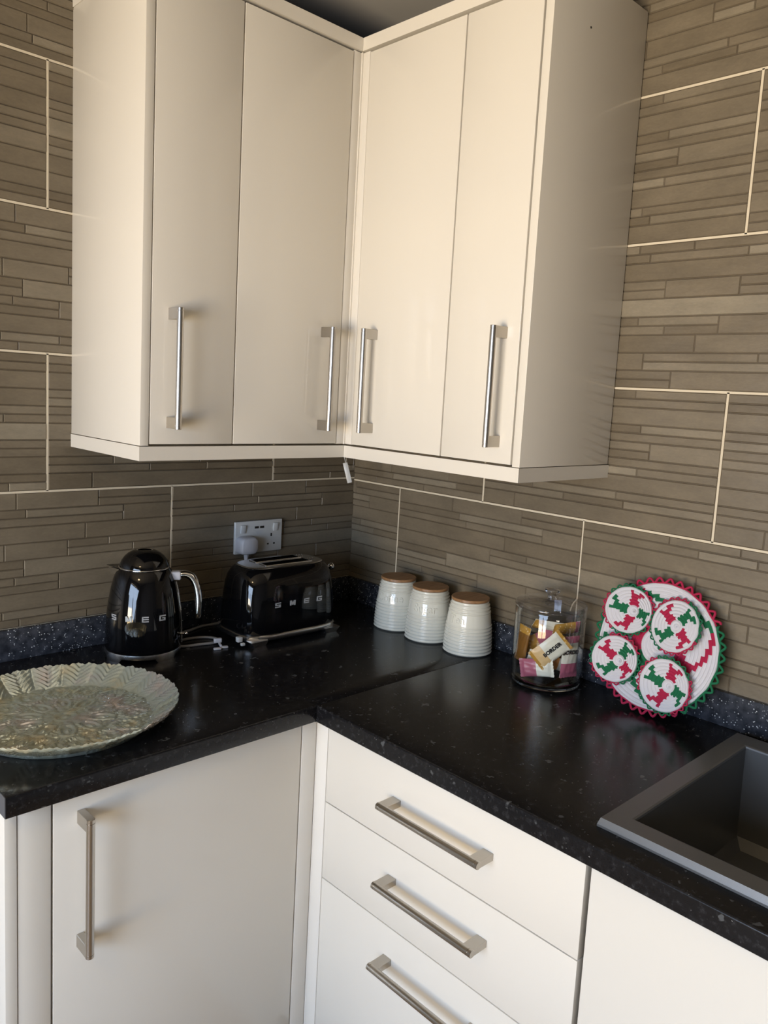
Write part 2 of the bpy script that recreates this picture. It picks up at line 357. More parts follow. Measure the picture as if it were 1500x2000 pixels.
tiled_wall('wall_right', None, .0, 3.3, .60, 2.40, rowsB, lambda u, d, z: (-d, -u, z),
           lambda r, k: {1: [5, 4, 1][k % 3], 2: [0, 0, 3][k % 3], 3: [2, 2, 5][k % 3], 4: [0, 1, 3][k % 3]}.get(r, (r+k) % 6), rn)
m = MB(); m.box(-3.38, .08, 0, .08, 0, .60); tag(m.build('wall_back', PAINT), kind='structure')
m = MB(); m.box(0, .08, -3.3, 0, 0, .60); tag(m.build('wall_right', PAINT), kind='structure')
m = MB(); m.box(-3.38, .08, -3.38, -3.3, 0, 2.4); tag(m.build('wall_front', PAINT), kind='structure')
m = MB()
m.box(-3.38, -3.3, -3.3, WY0, 0, 2.4); m.box(-3.38, -3.3, WY1, 0, 0, 2.4); m.box(-3.38, -3.3, WY0, WY1, 0, WZ0); m.box(-3.38, -3.3, WY0, WY1, WZ1, 2.4)
tag(m.build('wall_left', PAINT), kind='structure')
m = MB(); m.box(-3.38, .08, -3.38, .08, 2.4, 2.5); tag(m.build('ceiling', CEIL), kind='structure')
m = MB(); m.box(-3.38, .08, -3.38, .08, -.1, 0); tag(m.build('floor', FLOORM), kind='structure')
# glazed door in the left wall
m = MB(); fw = .06; x0, x1 = -3.36, -3.30; ym = (WY0+WY1)/2
for a, b in ((WY0, WY0+fw), (WY1-fw, WY1), (ym-.05, ym+.05)): m.box(x0, x1, a, b, WZ0, WZ1)
for a, b in ((WZ0, WZ0+fw), (WZ1-fw, WZ1), (1.50, 1.55)):
    m.box(x0, x1, WY0+fw, ym-.05, a, b); m.box(x0, x1, ym+.05, WY1-fw, a, b)
w = m.build('window_1', UPVC); tag(w, kind='structure')
m = MB(); m.box(-3.335, -3.330, WY0+fw, WY1-fw, WZ0+fw, WZ1-fw); m.build('pane', PANE, w)
# ceiling lamp (above and behind the viewer)
t = empty('ceiling_lamp', (-2.3, -1.5, 2.4), 0, 'round flush ceiling lamp with a white rim', 'lamp')
m = MB(); m.lathe([(.17, 0), (.17, -.05), (.155, -.05), (.155, -.01)], 40, cap0=False, cap1=False); m.build('rim', WPLAST, t, smooth=40)

# ------------------------------------------------------------------ bar handles
def handle_mb(L=.234, out=.036, r=.0066):
    """vertical bar handle in local coords: door face at y=0, bar at y=-out, centred on z=0"""
    m = MB(); h = L/2
    prof = []
    for z0, rr in ((-h, r-.0006), (-h+.0006, r), (-h+.006, r), (-h+.0062, r-.0007), (-h+.0072, r-.0007), (-h+.0074, r), (h-.0074, r), (h-.0072, r-.0007), (h-.0062, r-.0007), (h-.006, r), (h-.0006, r), (h, r-.0006)): prof.append((rr, z0))
    m.lathe(prof, 28, M=Matrix.Translation((0, -out, 0)))
    for s in (-1, 1):
        z0, z1 = (h-.0225, h-.0004) if s > 0 else (-h+.0004, -h+.0225)
        m.bbox(-.0062, .0062, -out, 0, z0, z1, b=.0006, seg=1)
    return m
HND = handle_mb(); HND2 = handle_mb(.240, .038, .0068)
def put_handle(door, mb, loc, rot, label=None):
    o = mb.build('handle', STEEL, door, smooth=35); o.location = loc; o.rotation_euler = rot
    tag(o, label or 'brushed steel bar handle'); return o

# ------------------------------------------------------------------ wall cabinets
DU = .3274; DT = .018           # front of the doors, door thickness
ZC0, ZC1 = 1.3955, 2.282        # carcass
ZD0, ZD1 = 1.3985, 2.2755       # doors
XE = -.8466; YE = -.8487        # outer faces of the end panels
def door_A(parent, x0, x1, z0, z1, y, name='door'):
    m = MB(); m.bbox(x0, x1, y, y+DT, z0, z1, b=.0012); return m.build(name, IVORY, parent, smooth=40)
def door_B(parent, y0, y1, z0, z1, x, name='door'):
    m = MB(); m.bbox(x, x+DT, y0, y1, z0, z1, b=.0012); return m.build(name, IVORY, parent, smooth=40)
YA = -DU
# narrow unit on the back wall
t = empty('wall_cabinet', (-.74, 0, ZC0), 0, 'narrow ivory wall cabinet at the left end, above the kettle', 'cabinet')
def at(o, parent):  # children given in world coordinates
    o.matrix_parent_inverse = Matrix.Translation(-Vector(parent.location)); return o
m = MB(); m.box(-.8275, -.641, -.305, -.002, ZC0, ZC1); at(m.build('body', GAPM, t), t)
m = MB(); m.bbox(XE, -.8285, YA, -.002, ZC0, ZC1, b=.0007); at(m.build('end_panel', IVORY, t, smooth=40), t)
d = at(door_A(t, -.8262, -.6395, ZD0, ZD1, YA), t); put_handle(d, HND, (-.7855, YA, 1.5475), (0, 0, 0))
# L-shaped corner unit
t = empty('corner_wall_cabinet', (-.2, -.2, ZC0), 0, 'L-shaped ivory corner wall cabinet with two doors meeting at a corner post', 'cabinet')
m = MB(); m.box(-.639, -.305, -.305, -.002, ZC0, ZC1); m.box(-.303, -.002, -.639, -.002, ZC0, ZC1); at(m.build('body', GAPM, t), t)
d = at(door_A(t, -.6365, -.3535, ZD0, ZD1, YA), t); put_handle(d, HND, (-.4065, YA, 1.5475), (0, 0, 0))
d = at(door_B(t, -.6380, -.3535, ZD0, ZD1, -DU), t); put_handle(d, HND, (-DU, -.4195, 1.5475), (0, 0, -PI/2))
m = MB()
m.bbox(-.3515, -.3285, -.3265, -.310, ZC0+.002, ZD1+.004, b=.002); m.bbox(-.3265, -.310, -.3515, -.3285, ZC0+.002, ZD1+.004, b=.002)
m.box(-.330, -.308, -.330, -.308, ZC0+.002, ZD1+.004)
at(m.build('corner_post', IVORY_EDGE, t, smooth=40), t)
# narrow unit on the right wall
t = empty('wall_cabinet', (0, -.74, ZC0), 0, 'narrow ivory wall cabinet at the right end, above the glass jar', 'cabinet')
m = MB(); m.box(-.305, -.002, -.8285, -.641, ZC0, ZC1); at(m.build('body', GAPM, t), t)
m = MB(); m.bbox(-DU, -.0055, YE, -.8305, ZC0, 2.3340, b=.0007); at(m.build('end_panel', IVORY, t, smooth=40), t)
m = MB(); m.lathe([(.0, 0), (.0022, 0), (.0022, .0004), (0, .0004)], 12, M=Matrix.Translation((-.208, YE-.0002, 2.235)) @ Matrix.Rotation(PI/2, 4, 'X'), cap0=False, cap1=False); at(m.build('nail_hole', BLACKP, t), t)
d = at(door_B(t, -.8260, -.6415, ZD0, ZD1, -DU), t); put_handle(d, HND, (-DU, -.790, 1.5475), (0, 0, -PI/2))
# light pelmet (below) and cornice (above): mitred rails
def rail(name, z0, z1, label, cat):
    t = empty(name, (-.33, -.33, z0), 0, label, cat); th = .018; o = -.0015; g = .0004
    pieces = [[(XE+o, -.003), (XE+o, YA+o), (XE+o+th, YA+o+th), (XE+o+th, -.003)],
              [(XE+o, YA+o-g), (-DU+o-g, YA+o-g), (-DU+o+th, YA+o+th), (XE+o+th, YA+o+th)],
              [(-DU+o-g, YA+o-g*2), (-DU+o-g, YE+o+g), (-DU+o+th, YE+o+th), (-DU+o+th, YA+o+th)],
              [(-DU+o+g, YE+o), (-.003, YE+o), (-.003, YE+o+th), (-DU+o+th, YE+o+th)]]
    if name == 'cornice': pieces = pieces[:3]; pieces[2][1] = (-DU+o-g, YE+.0190); pieces[2][2] = (-DU+o+th, YE+.0190)
    for p in pieces:
        m = MB(); n = len(p)
        m.add([(x, y, z0) for x, y in p]+[(x, y, z1) for x, y in p], [tuple(range(n)), tuple(range(n, 2*n))]+[(i, (i+1) % n, (i+1) % n+n, i+n) for i in range(n)])
        at(m.build('rail', IVORY, t), t)
    return t
rail('pelmet', 1.3660, 1.3942, 'ivory light pelmet running along the bottom of all the wall cabinets', 'pelmet')
rail('cornice', 2.2825, 2.3103, 'ivory cornice running along the top of all the wall cabinets', 'cornice')

# ------------------------------------------------------------------ base units
W = .90; TH = .0345; ZB = W-TH; BF = -.575
t = empty('base_cabinet', (-.86, -.3, 0), 0, 'white base cabinet under the left worktop, one tall door with a vertical bar handle', 'cabinet')
m = MB(); m.box(-1.158, -.577, -.555, -.02, .15, ZB-.001); at(m.build('body', GAPM, t), t)
m = MB(); m.bbox(-1.1785, -1.1605, BF-.001, -.01, .0, ZB-.0005, b=.0007); at(m.build('end_panel', IVORY, t, smooth=40), t)
m = MB(); m.bbox(-1.1590, -1.1085, BF, BF+DT, .15, ZB-.0015, b=.001); at(m.build('filler_panel', IVORY, t, smooth=40), t)
d = at(door_A(t, -1.1050, -.6155, .15, ZB-.0015, BF), t); put_handle(d, HND2, (-1.0615, BF, .7095), (0, 0, 0))
m = MB(); m.bbox(-.6125, -.5765, BF, BF+DT, .15, ZB-.0015, b=.0015); m.bbox(BF, BF+DT, -.6095, BF-.0005, .15, ZB-.0015, b=.0015); m.box(BF, BF+DT, BF-.001, BF+DT, .15, ZB-.0015)
at(m.build('corner_post', IVORY_EDGE, t, smooth=40), t)
m = MB(); m.box(-1.158, -.54, -.545, -.53, .0, .148); at(m.build('plinth', IVORY, t), t)
t = empty('drawer_cabinet', (-.3, -.91, 0), 0, 'white drawer cabinet right of the corner, three drawers with horizontal bar handles', 'cabinet')
m = MB(); m.box(-.555, -.02, -1.2135, -.6125, .15, ZB-.001); at(m.build('body', GAPM, t), t)
for z0, z1, hz in ((.6945, ZB-.0015, .7795), (.5285, .6925, .6245), (.15, .5265, .461)):
    d = at(door_B(t, -1.2105, -.6115, z0, z1, BF, 'drawer'), t); put_handle(d, HND2, (BF, -.9215, hz), (0, -PI/2, -PI/2))
m = MB(); m.box(-.545, -.53, -1.21, -.61, 0, .148); at(m.build('plinth', IVORY, t), t)
t = empty('sink_cabinet', (-.3, -1.5, 0), 0, 'white sink cabinet at the right edge, plain door under the sink', 'cabinet')
m = MB(); m.box(-.555, -.02, -2.10, -1.2165, .15, .69); at(m.build('body', GAPM, t), t)
at(door_B(t, -1.82, -1.2195, .15, ZB-.0015, BF), t); at(door_B(t, -2.10, -1.823, .15, ZB-.0015, BF), t)
m = MB(); m.box(-.545, -.53, -2.1, -1.215, 0, .148); at(m.build('plinth', IVORY, t), t)

# ------------------------------------------------------------------ worktops
def nose(x, z0, z1, r=.004, n=5, depth=.05):
    """worktop front profile in (x,z): front at x, running to x+depth"""
    P = [(x+depth, z0), (x+.0015, z0), (x, z0+.0015)]
    for i in range(n+1): a = PI-(PI/2)*i/n; P.append((x+r+r*math.cos(a), z1-r+r*math.sin(a)))
    P.append((x+depth, z1)); return P
XW = -1.1838
m = MB()   # left run, along the back wall: front at y=-.6
Mr = Matrix(((0, 1, 0, 0), (1, 0, 0, 0), (0, 0, 1, 0), (0, 0, 0, 1)))   # swap x and y
m.prism(nose(-.60, ZB, W), XW, -.6015, M=Mr)
m.prism([(-.5998, ZB), (-.5998, W-.0006), (-.5992, W), (-.55, W), (-.55, ZB)], -.6015, -.001, M=Mr)
m.box(XW, -.001, -.55, -.001, ZB, W)
wa = m.build('worktop', WORK, smooth=45); tag(wa, 'black speckled worktop of the left run, under the kettle and toaster', 'worktop')
m = MB(); m.box(XW-.0012, XW, -.5985, -.001, ZB+.001, W-.0006); o = m.build('edging_strip', TAPE, wa); tag(o, 'dark grey edging strip with a pale chipped edge')
SX0, SX1, SY0, SY1 = -.549, -.051, -1.2070, -2.06
m = MB(); yb0 = -.6012
m.prism(nose(-.60, ZB, W, depth=.075), -3.0, yb0)
m.box(-.525, -.001, SY0-.015, yb0, ZB, W); m.box(-.075, -.001, -3.0, SY0-.015, ZB, W); m.box(-.525, -.075, -3.0, SY1+.015, ZB, W)
wb = m.build('worktop', WORK, smooth=45); tag(wb, 'black speckled worktop of the right run, with the sink set in it', 'worktop')
ZU = .9697
m = MB(); m.bbox(XW, -.0160, -.0137, -.0035, W, ZU, b=.001); tag(m.build('upstand', UPST, smooth=40), 'dark sparkly upstand behind the kettle and toaster', 'upstand')
m = MB(); m.bbox(-.0137, -.0035, -3.0, -.0036, W, ZU, b=.001); tag(m.build('upstand', UPST, smooth=40), 'dark sparkly upstand behind the canisters and woven mat', 'upstand')

# ------------------------------------------------------------------ sink
t = empty('sink', (-.3, -1.6, W), 0, 'dark grey square composite sink set in the right worktop', 'sink')
rz = W+.0140
def ring(m, o0, o1, z0, z1):
    """rectangular ring from outline o0 at z0 to outline o1 at z1; outline=(xmin,xmax,ymin,ymax)"""
    f = lambda o, z: [(o[0], o[2], z), (o[1], o[2], z), (o[1], o[3], z), (o[0], o[3], z)]
    vs = f(o0, z0)+f(o1, z1); m.add(vs, [(i, (i+1) % 4, (i+1) % 4+4, i+4) for i in range(4)])
m = MB()
O = (SX0, SX1, SY1, SY0); I = (-.508, -.103, SY1+.04, SY0-.040)
sh = lambda o, d: (o[0]+d, o[1]-d, o[2]+d, o[3]-d)
ring(m, O, O, W+.0003, W+.004); ring(m, O, sh(O, .0035), W+.004, rz); ring(m, sh(O, .0035), sh(I, -.004), rz, rz); ring(m, sh(I, -.004), sh(I, -.001), rz, rz-.0012); ring(m, sh(I, -.001), I, rz-.0012, rz-.004)
at(m.build('rim', SINKM, t), t)
m = MB(); B0 = sh(I, .006)
ring(m, I, sh(I, .004), rz-.004, .74); ring(m, sh(I, .004), sh(I, .018), .74, .722)
o_ = sh(I, .018); m.add([(o_[0], o_[2], .722), (o_[1], o_[2], .722), (o_[1], o_[3], .722), (o_[0], o_[3], .722)], [(0, 1, 2, 3)])
ring(m, sh(I, -.006), sh(I, -.006), W-.03, .70)
at(m.build('bowl', SINKM, t), t)
m = MB(); m.lathe([(.0, .7225), (.03, .7225), (.043, .7245), (.046, .7228)], 32, M=Matrix.Translation((-.30, -1.62, 0)), cap0=False, cap1=False); at(m.build('drain', CHROME, t, smooth=40), t)

# ------------------------------------------------------------------ socket, plug
t = empty('wall_socket', (-.3435, -.002, 1.1205), 0, 'white double wall socket with two small charging ports on the tiled wall', 'socket')
m = MB(); m.bbox(-.0755, .0755, -.0105, -.002, -.0435, .0435, b=.002, seg=3); m.build('plate', WPLAST, t, smooth=40)
for sx in (-.052, .052):
    m = MB(); m.bbox(-.0075, .0075, -.004, 0, -.011, .011, b=.001, M=Matrix.Translation((sx, -.0103, .0235)) @ Matrix.Rotation(math.radians(7), 4, 'X')); m.build('switch', WPLAST, t, smooth=40)
for sx in (-.0085, .0085):
    m = MB(); m.box(sx-.0062, sx+.0062, -.0112, -.0104, .0225, .0285); o = m.build('charging_port', BLACKP, t); tag(o, 'black slot')
m = MB()
for bx, bz, bw, bh in ((.0395, .002, .0022, .0045), (.0295, -.0225, .0028, .0022), (.0495, -.0225, .0028, .0022)): m.box(bx-bw, bx+bw, -.0110, -.0103, bz-bh, bz+bh)
m.build('pin_holes', BLACKP, t)
m = MB()
for r_ in range(3): m.box(-.011+.002*r_, .011-.002*r_, -.0107, -.01045, .0145-.0035*r_, .0155-.0035*r_)
m.build('small_print', GPLAST, t)
t = empty('plug', (-.390, -.0125, 1.1025), 0, 'grey moulded plug pushed into the left half of the wall socket', 'plug')
m = MB(); poly = []
for i in range(28):
    a = 2*PI*i/28; c, s_ = math.cos(a), math.sin(a); poly.append((.0275*abs(c)**.55*(1 if c >= 0 else -1), .0238*abs(s_)**.55*(1 if s_ >= 0 else -1)))
n = len(poly); L = [(1., 0), (1., -.020), (.93, -.028), (.80, -.0315)]
vs = [(x*k, y, z*k) for k, y in L for x, z in poly]; fs = [(i*n+j, i*n+(j+1) % n, (i+1)*n+(j+1) % n, (i+1)*n+j) for i in range(3) for j in range(n)]+[tuple(range(n)), tuple(range(3*n, 4*n))]
m.add(vs, fs); m.build('body', GPLAST, t, smooth=50)
m = MB(); m.tube([(0, -.011, -.022), (0, -.011, -.036), (0, -.011, -.042)], [.0068, .0055, .0042], 14); m.build('cord_grip', GPLAST, t, smooth=50)
m = MB(); m.tube(catmull([(-.390, -.0235, 1.058), (-.391, -.024, 1.02), (-.395, -.023, .98), (-.41, -.024, .94), (-.46, -.025, .906), (-.52, -.026, .9036), (-.56, -.04, .9036), (-.60, -.05, .9036), (-.638, -.06, .9036)]), .0034, 10)
tag(m.build('power_cord', CABLE, smooth=60), 'grey power cord dropping from the plug behind the toaster towards the kettle', 'cord')

# ------------------------------------------------------------------ kettle
KC = Vector((-.7265, -.1180, W)); KA = math.radians(-34)
t = empty('kettle', KC, KA, 'black retro electric kettle with a domed lid and chrome handle', 'kettle')
# local: handle towards +x, logo towards -y, spout towards -x
m = MB(); N = 72; vs = []; fs = []
for z in (.0, .0135, .0185):
    for k in range(N):
        a = 2*PI*k/N; zz = z
        q = a % (PI/2)
        if z == 0: zz = 0. if abs(q-PI/4) < .30 else .0085     # four feet at the diagonals
        vs.append(((.0835 if z < .01 else .0845 if z < .015 else .0835)*math.cos(a), (.0835 if z < .01 else .0845 if z < .015 else .0835)*math.sin(a), zz))
for i in range(2):
    for k in range(N): fs.append((i*N+k, i*N+(k+1) % N, (i+1)*N+(k+1) % N, (i+1)*N+k))
fs.append(tuple(range(2*N, 3*N))); m.add(vs, fs); m.lathe([(.079, .0086), (.079, .012)], 48); m.build('base', SATIN, t, smooth=50)
m = MB(); m.lathe([(.0815, .0190), (.0832, .0200), (.0838, .024), (.0835, .045), (.0822, .075), (.0798, .105), (.0765, .13), (.0722, .155), (.0665, .178), (.0605, .193), (.0560, .200), (.0548, .2015)], 96); m.build('body', BLACKG, t, smooth=60)
m = MB(); m.lathe([(.0550, .2008), (.0562, .2020), (.0562, .2036), (.0548, .2046)], 72); o = m.build('lid_ring', CHROME, t, smooth=60)
m = MB(); m.lathe([(.0545, .2046), (.0535, .2095), (.0495, .2185), (.0430, .2275), (.0350, .2345), (.0255, .2392), (.0185, .2408), (.0165, .2402), (.0150, .2380), (.0, .2376)], 72, cap0=True, cap1=False); lid = m.build('lid', BLACKG, t, smooth=60)
m = MB(); m.lathe([(.0150, .2404), (.0165, .2414), (.0180, .2412)], 48, cap0=False, cap1=False); m.build('knob_ring', CHROME, lid, smooth=60)
# spout
m = MB(); P = [(-.052, .026, .170), (-.052, -.026, .170), (-.052, .024, .2005), (-.052, -.024, .2005), (-.0785, .0, .2015), (-.0775, 0, .1985), (-.070, 0, .186), (-.0680, .011, .2005), (-.0680, -.011, .2005)]
m.add(P, [(0, 6, 5, 7, 2), (1, 3, 8, 5, 6), (2, 7, 8, 3), (7, 5, 4), (8, 4, 5), (7, 4, 8)]); m.build('spout', CHROME, t, smooth=60)
m = MB(); m.add([(-.050, .0235, .2012), (-.050, -.0235, .2012), (-.0815, 0, .2042), (-.050, .0235, .2032), (-.050, -.0235, .2032), (-.0815, 0, .2054)], [(0, 1, 2), (3, 4, 5), (0, 2, 5, 3), (1, 2, 5, 4), (0, 1, 4, 3)]); m.build('spout_flap', BLACKG, t)
# handle: chrome arch with a grey collar
H = catmull([(.076, 0, .184), (.090, 0, .186), (.104, 0, .180), (.1145, 0, .163), (.1200, 0, .138), (.1215, 0, .110), (.1205, 0, .082)], 8)
m = MB(); vs = []; fs = []; n = 20
for i, p in enumerate(H):
    d = (H[min(i+1, len(H)-1)]-H[max(i-1, 0)]).normalized(); nx = Vector((d.z, 0, -d.x)); e = 1. if i < len(H)-3 else (.86 if i < len(H)-1 else .5)
    for k in range(n): a = 2*PI*k/n; vs.append(p+nx*.0088*e*math.cos(a)+Vector((0, 1, 0))*.0105*e*math.sin(a))
for i in range(len(H)-1):
    for k in range(n): fs.append((i*n+k, i*n+(k+1) % n, (i+1)*n+(k+1) % n, (i+1)*n+k))
fs += [tuple(range(n)), tuple(range((len(H)-1)*n, len(H)*n))]; m.add(vs, fs); h = m.build('handle', CHROME, t, smooth=60)
m = MB(); m.bbox(.056, .082, -.0125, .0125, .1735, .1930, b=.004, seg=3); o = m.build('collar', GPLAST, h, smooth=50); tag(o, 'grey collar')
m = MB(); pts = [(.0840-.0012*i*i*.12+.0006, 0, .03+.014*i) for i in range(0, 10)]
rz_ = [(.0838, .024), (.0835, .045), (.0822, .075), (.0798, .105), (.0765, .13), (.0722, .155), (.0690, .168)]
m.tube([(r+.0012, 0, z) for r, z in rz_], .0022, 8); m.build('spine_trim', CHROME, t, smooth=60)
m = MB(); m.tube([(.083, -.006, .047), (.092, -.006, .047)], .0022, 8); m.lathe([(.0, .0), (.0035, .0012), (.0048, .004), (.0035, .007), (0, .0082)], 16, M=Matrix.Translation((.096, -.006, .043)), cap0=False, cap1=False)
m.build('switch_lever', CHROME, t, smooth=60)
m = MB()
for ch, dx in zip('SMEG', (-.0545, -.0215, .0135, .0480)):
    a = -PI/2+math.asin(dx/.0800); R = .0800
    M = Matrix.Translation((R*math.cos(a), R*math.sin(a), .1010)) @ Matrix.Rotation(a+PI/2, 4, 'Z') @ Matrix.Rotation(math.radians(6), 4, 'X')
    m = MB(); block_letter(m, ch, .0145, .0128, .0016, M); m.build('logo_letter', LOGO, t)


# ------------------------------------------------------------------ toaster
TC = Vector((-.3755, -.1550, W)); t = empty('toaster', TC, math.radians(-1.5), 'black retro two-slot toaster with chrome base, standing below the wall socket', 'toaster')
def sup(a, b, n, k, N): 
    q = 2*PI*k/N; c, s_ = math.cos(q), math.sin(q); return (a*abs(c)**(2/n)*(1 if c >= 0 else -1), b*abs(s_)**(2/n)*(1 if s_ >= 0 else -1))
def loft(m, secs, N=88, cap0=True, cap1=True):
    vs = []; fs = []
    for a, b, n, z in secs:
        for k in range(N): x, y = sup(a, b, n, k, N); vs.append((x, y, z))
    for i in range(len(secs)-1):
        for k in range(N): fs.append((i*N+k, i*N+(k+1) % N, (i+1)*N+(k+1) % N, (i+1)*N+k))
    if cap0: fs.append(tuple(range(N)))
    if cap1: fs.append(tuple(range((len(secs)-1)*N, len(secs)*N)))
    m.add(vs, fs)
m = MB(); loft(m, [(.1395, .0865, 4.2, .0105), (.1420, .0885, 4.2, .0125), (.1430, .0895, 4.2, .0225), (.1400, .0870, 4.2, .0255)])
for sx in (-1, 1):
    for sy in (-1, 1):
        x, y = sx*.108, sy*.0765
        vs = []
        for (w, z, k) in ((.024, .0135, 1.), (.016, .0, .9)):
            for a in ((-1, -1), (1, -1), (1, 1), (-1, 1)): vs.append((x+sx*.003*(z > .01)+a[0]*w, y*(1 if z > .01 else .985)+a[1]*.0125*k, z))
        m.add(vs, [(0, 1, 2, 3), (4, 5, 6, 7), (0, 1, 5, 4), (1, 2, 6, 5), (2, 3, 7, 6), (3, 0, 4, 7)])
m.build('base', SATIN, t, smooth=50)
m = MB(); loft(m, [(.1385, .0855, 4.2, .0257), (.1405, .0870, 4.2, .0275), (.1400, .0865, 4.1, .060), (.1378, .0840, 4.0, .105), (.1345, .0800, 3.9, .140), (.1310, .0750, 3.7, .158), (.1255, .0690, 3.5, .171), (.1190, .0620, 3.4, .1785), (.1140, .0575, 3.3, .1810)]); m.build('body', BLACKG, t, smooth=60)
m = MB(); loft(m, [(.1140, .0575, 3.3, .1811), (.1150, .0585, 3.3, .1820), (.1140, .0575, 3.3, .1835), (.110, .054, 3.3, .1842)]); m.build('top_plate', SATIN, t, smooth=50)
for sy in (-.0235, .0235):
    m = MB(); m.bbox(-.068, .072, sy-.0165, sy+.0165, .1835, .1862, b=.001); s1 = m.build('bread_slot', CHROME, t, smooth=40)
    m = MB(); m.box(-.064, .064, sy-.0130, sy+.0130, .18625, .1866); m.build('slot_opening', SLOT_SHADE, s1)  # flat sheet on the slot, its inner shade painted black, no recess
    m = MB()
    for k in range(3): m.tube([(.066+.008*k, sy-.006, .1855), (.069+.008*k, sy, .1895), (.072+.008*k, sy+.006, .1855)], .0016, 8)
    m.build('guide_wires', CHROME, s1, smooth=60)
m = MB(); m.bbox(.138, .158, -.0035, .0035, .150, .156, b=.001)
m.lathe([(.0, .0), (.006, .001), (.0095, .006), (.0095, .011), (.006, .0155), (0, .0165)], 20, M=Matrix.Translation((.158, 0, .1525)) @ Matrix.Rotation(PI/2, 4, 'Y'), cap0=False, cap1=False); m.build('lever', CHROME, t, smooth=60)
m = MB(); m.lathe([(.0, .0), (.012, .0), (.012, .010), (.0105, .012), (0, .012)], 24, M=Matrix.Translation((.140, -.02, .070)) @ Matrix.Rotation(PI/2, 4, 'Y'), cap0=False, cap1=False); m.build('dial', CHROME, t, smooth=50)
m = MB()
for ch, dx in zip('SMEG', (-.0600, -.0165, .0255, .0655)):
    M = Matrix.Translation((dx, -.0846, .0965)) @ Matrix.Rotation(math.radians(3.5), 4, 'X')
    m = MB(); block_letter(m, ch, .0155, .0125, .0016, M); m.build('logo_letter', LOGO, t)
m = MB(); m.bbox(-.155, -.1425, -.062, -.050, .012, .024, b=.001); m.bbox(-.152, -.1425, -.074, -.066, .006, .012, b=.001); m.build('cord_outlet', WPLAST, t, smooth=40)

# toaster cord and its tidy clip
m = MB(); m.tube(catmull([(-.637, -.142, .9035), (-.60, -.150, .9035), (-.565, -.158, .9035), (-.548, -.150, .9035), (-.545, -.128, .9035), (-.565, -.107, .9035), (-.60, -.098, .9035), (-.636, -.102, .9035), (-.655, -.120, .9035), (-.637, -.142, .9035)][:-1], 8, True), .0032, 10, closed=True)
tag(m.build('cord_loop', CABLE, smooth=60), 'coiled loop of grey cord lying between kettle and toaster', 'cord')
t = empty('cord_clip', (-.5650, -.190, W), math.radians(-20), 'small white plastic cord clip lying on the loop of cord', 'clip')
m = MB(); m.bbox(-.013, .006, .016, .026, .006, .017, b=.002); m.build('jaw', GPLAST, t, smooth=50)
m = MB(); m.bbox(-.003, .002, -.004, .018, .003, .008, b=.001); m.build('stem', GPLAST, t, smooth=50)
m = MB(); m.bbox(-.020, -.002, -.018, -.009, .0, .005, b=.002); m.bbox(-.003, .016, -.010, .000, .0, .005, b=.002); m.build('foot', GPLAST, t, smooth=50)

# hanging switch tag under the corner cabinet
t = empty('hanging_tag', (-.165, -.150, 1.34), 0, 'small white tag hanging on a thin wire under the corner cabinet', 'tag')
D_ = Vector((.7032, -.7091, 0))
m = MB(); m.tube(catmull([-.5*.0*D_+Vector((-.010*.7, .010*.7, .03)), Vector((-.0045, .0045, .010)), Vector((0, 0, -.012))], 6), .0012, 8); m.build('wire', WPLAST, t, smooth=60)
m = MB(); M = Matrix.Translation((.0035, -.0035, -.036)) @ Matrix.Rotation(-PI/4, 4, 'Z') @ Matrix.Rotation(math.radians(-16), 4, 'Y'); m.bbox(-.0065, .0065, -.002, .002, -.028, .028, b=.0008, M=M); m.build('tab', WPLAST, t, smooth=40)
m = MB(); m.tube(catmull([(-.035, -.035, 1.366), (-.024, -.028, 1.345), (-.032, -.030, 1.325), (-.030, -.026, 1.30)], 6), .0008, 6)
tag(m.build('thin_wire', CABLE, smooth=60), 'thin wavy wire hanging closest to the room corner under the wall cabinets', 'wire')
m = MB(); m.tube(catmull([(-.075, -.075, 1.366), (-.068, -.070, 1.345), (-.064, -.066, 1.32)], 6), .0006, 6)
tag(m.build('thin_wire', CABLE, smooth=60), 'short thin wire hanging just right of the small white tag', 'wire')

# ------------------------------------------------------------------ canisters
def canister(name, c, word, label, az, wrot=0):
    t = empty(name, (*c, W), 0, label, 'canister', None)
    prof = [(.052, 0), (.0575, .0006), (.0595, .003)]
    def rad(z):
        u = z/.130; return .0600-.0010*u-.0125*u**2.2
    z = .004
    while z < .1275:
        r = rad(z)
        band = .074 < z < .101
        rib = 0 if band else .00125*math.cos((z-.004)/.0084*2*PI)
        prof.append((r+rib, z)); z += .0084/8
    prof += [(rad(.128), .1285), (.0455, .1300), (.0440, .1300), (.0430, .120)]
    m = MB(); m.lathe(prof, 72, cap1=True); b = m.build('body', CERAMIC, t, smooth=70)
    vs, fs = text_mesh(word, .0290, .0013, .0004); m = MB()
    out = []
    for v in vs:
        z = .0875+v.y; R = rad(z)+.0002+v.z; a = az+v.x/R; out.append((R*math.cos(a), R*math.sin(a), z))
    m.add(out, fs); m.build('raised_lettering', CERAMIC, b, smooth=40)
    m = MB(); m.lathe([(.0430, .1285), (.0430, .1305), (.0455, .1306), (.0470, .1316), (.0472, .1365), (.0462, .1378), (.0, .1380)], 72, cap1=False); m.build('lid', LIDW, t, smooth=50)
    return t
canister('canister', (-.0850, -.2965), 'Coffee', 'cream ribbed canister nearest the corner, first of three in the row', math.radians(-160))
canister('canister', (-.0865, -.4165), 'Sugar', 'cream ribbed canister in the middle of the row of three', math.radians(-150))
canister('canister', (-.0810, -.5470), 'Tea', 'cream ribbed canister nearest the glass jar, last of the row of three', math.radians(-174))

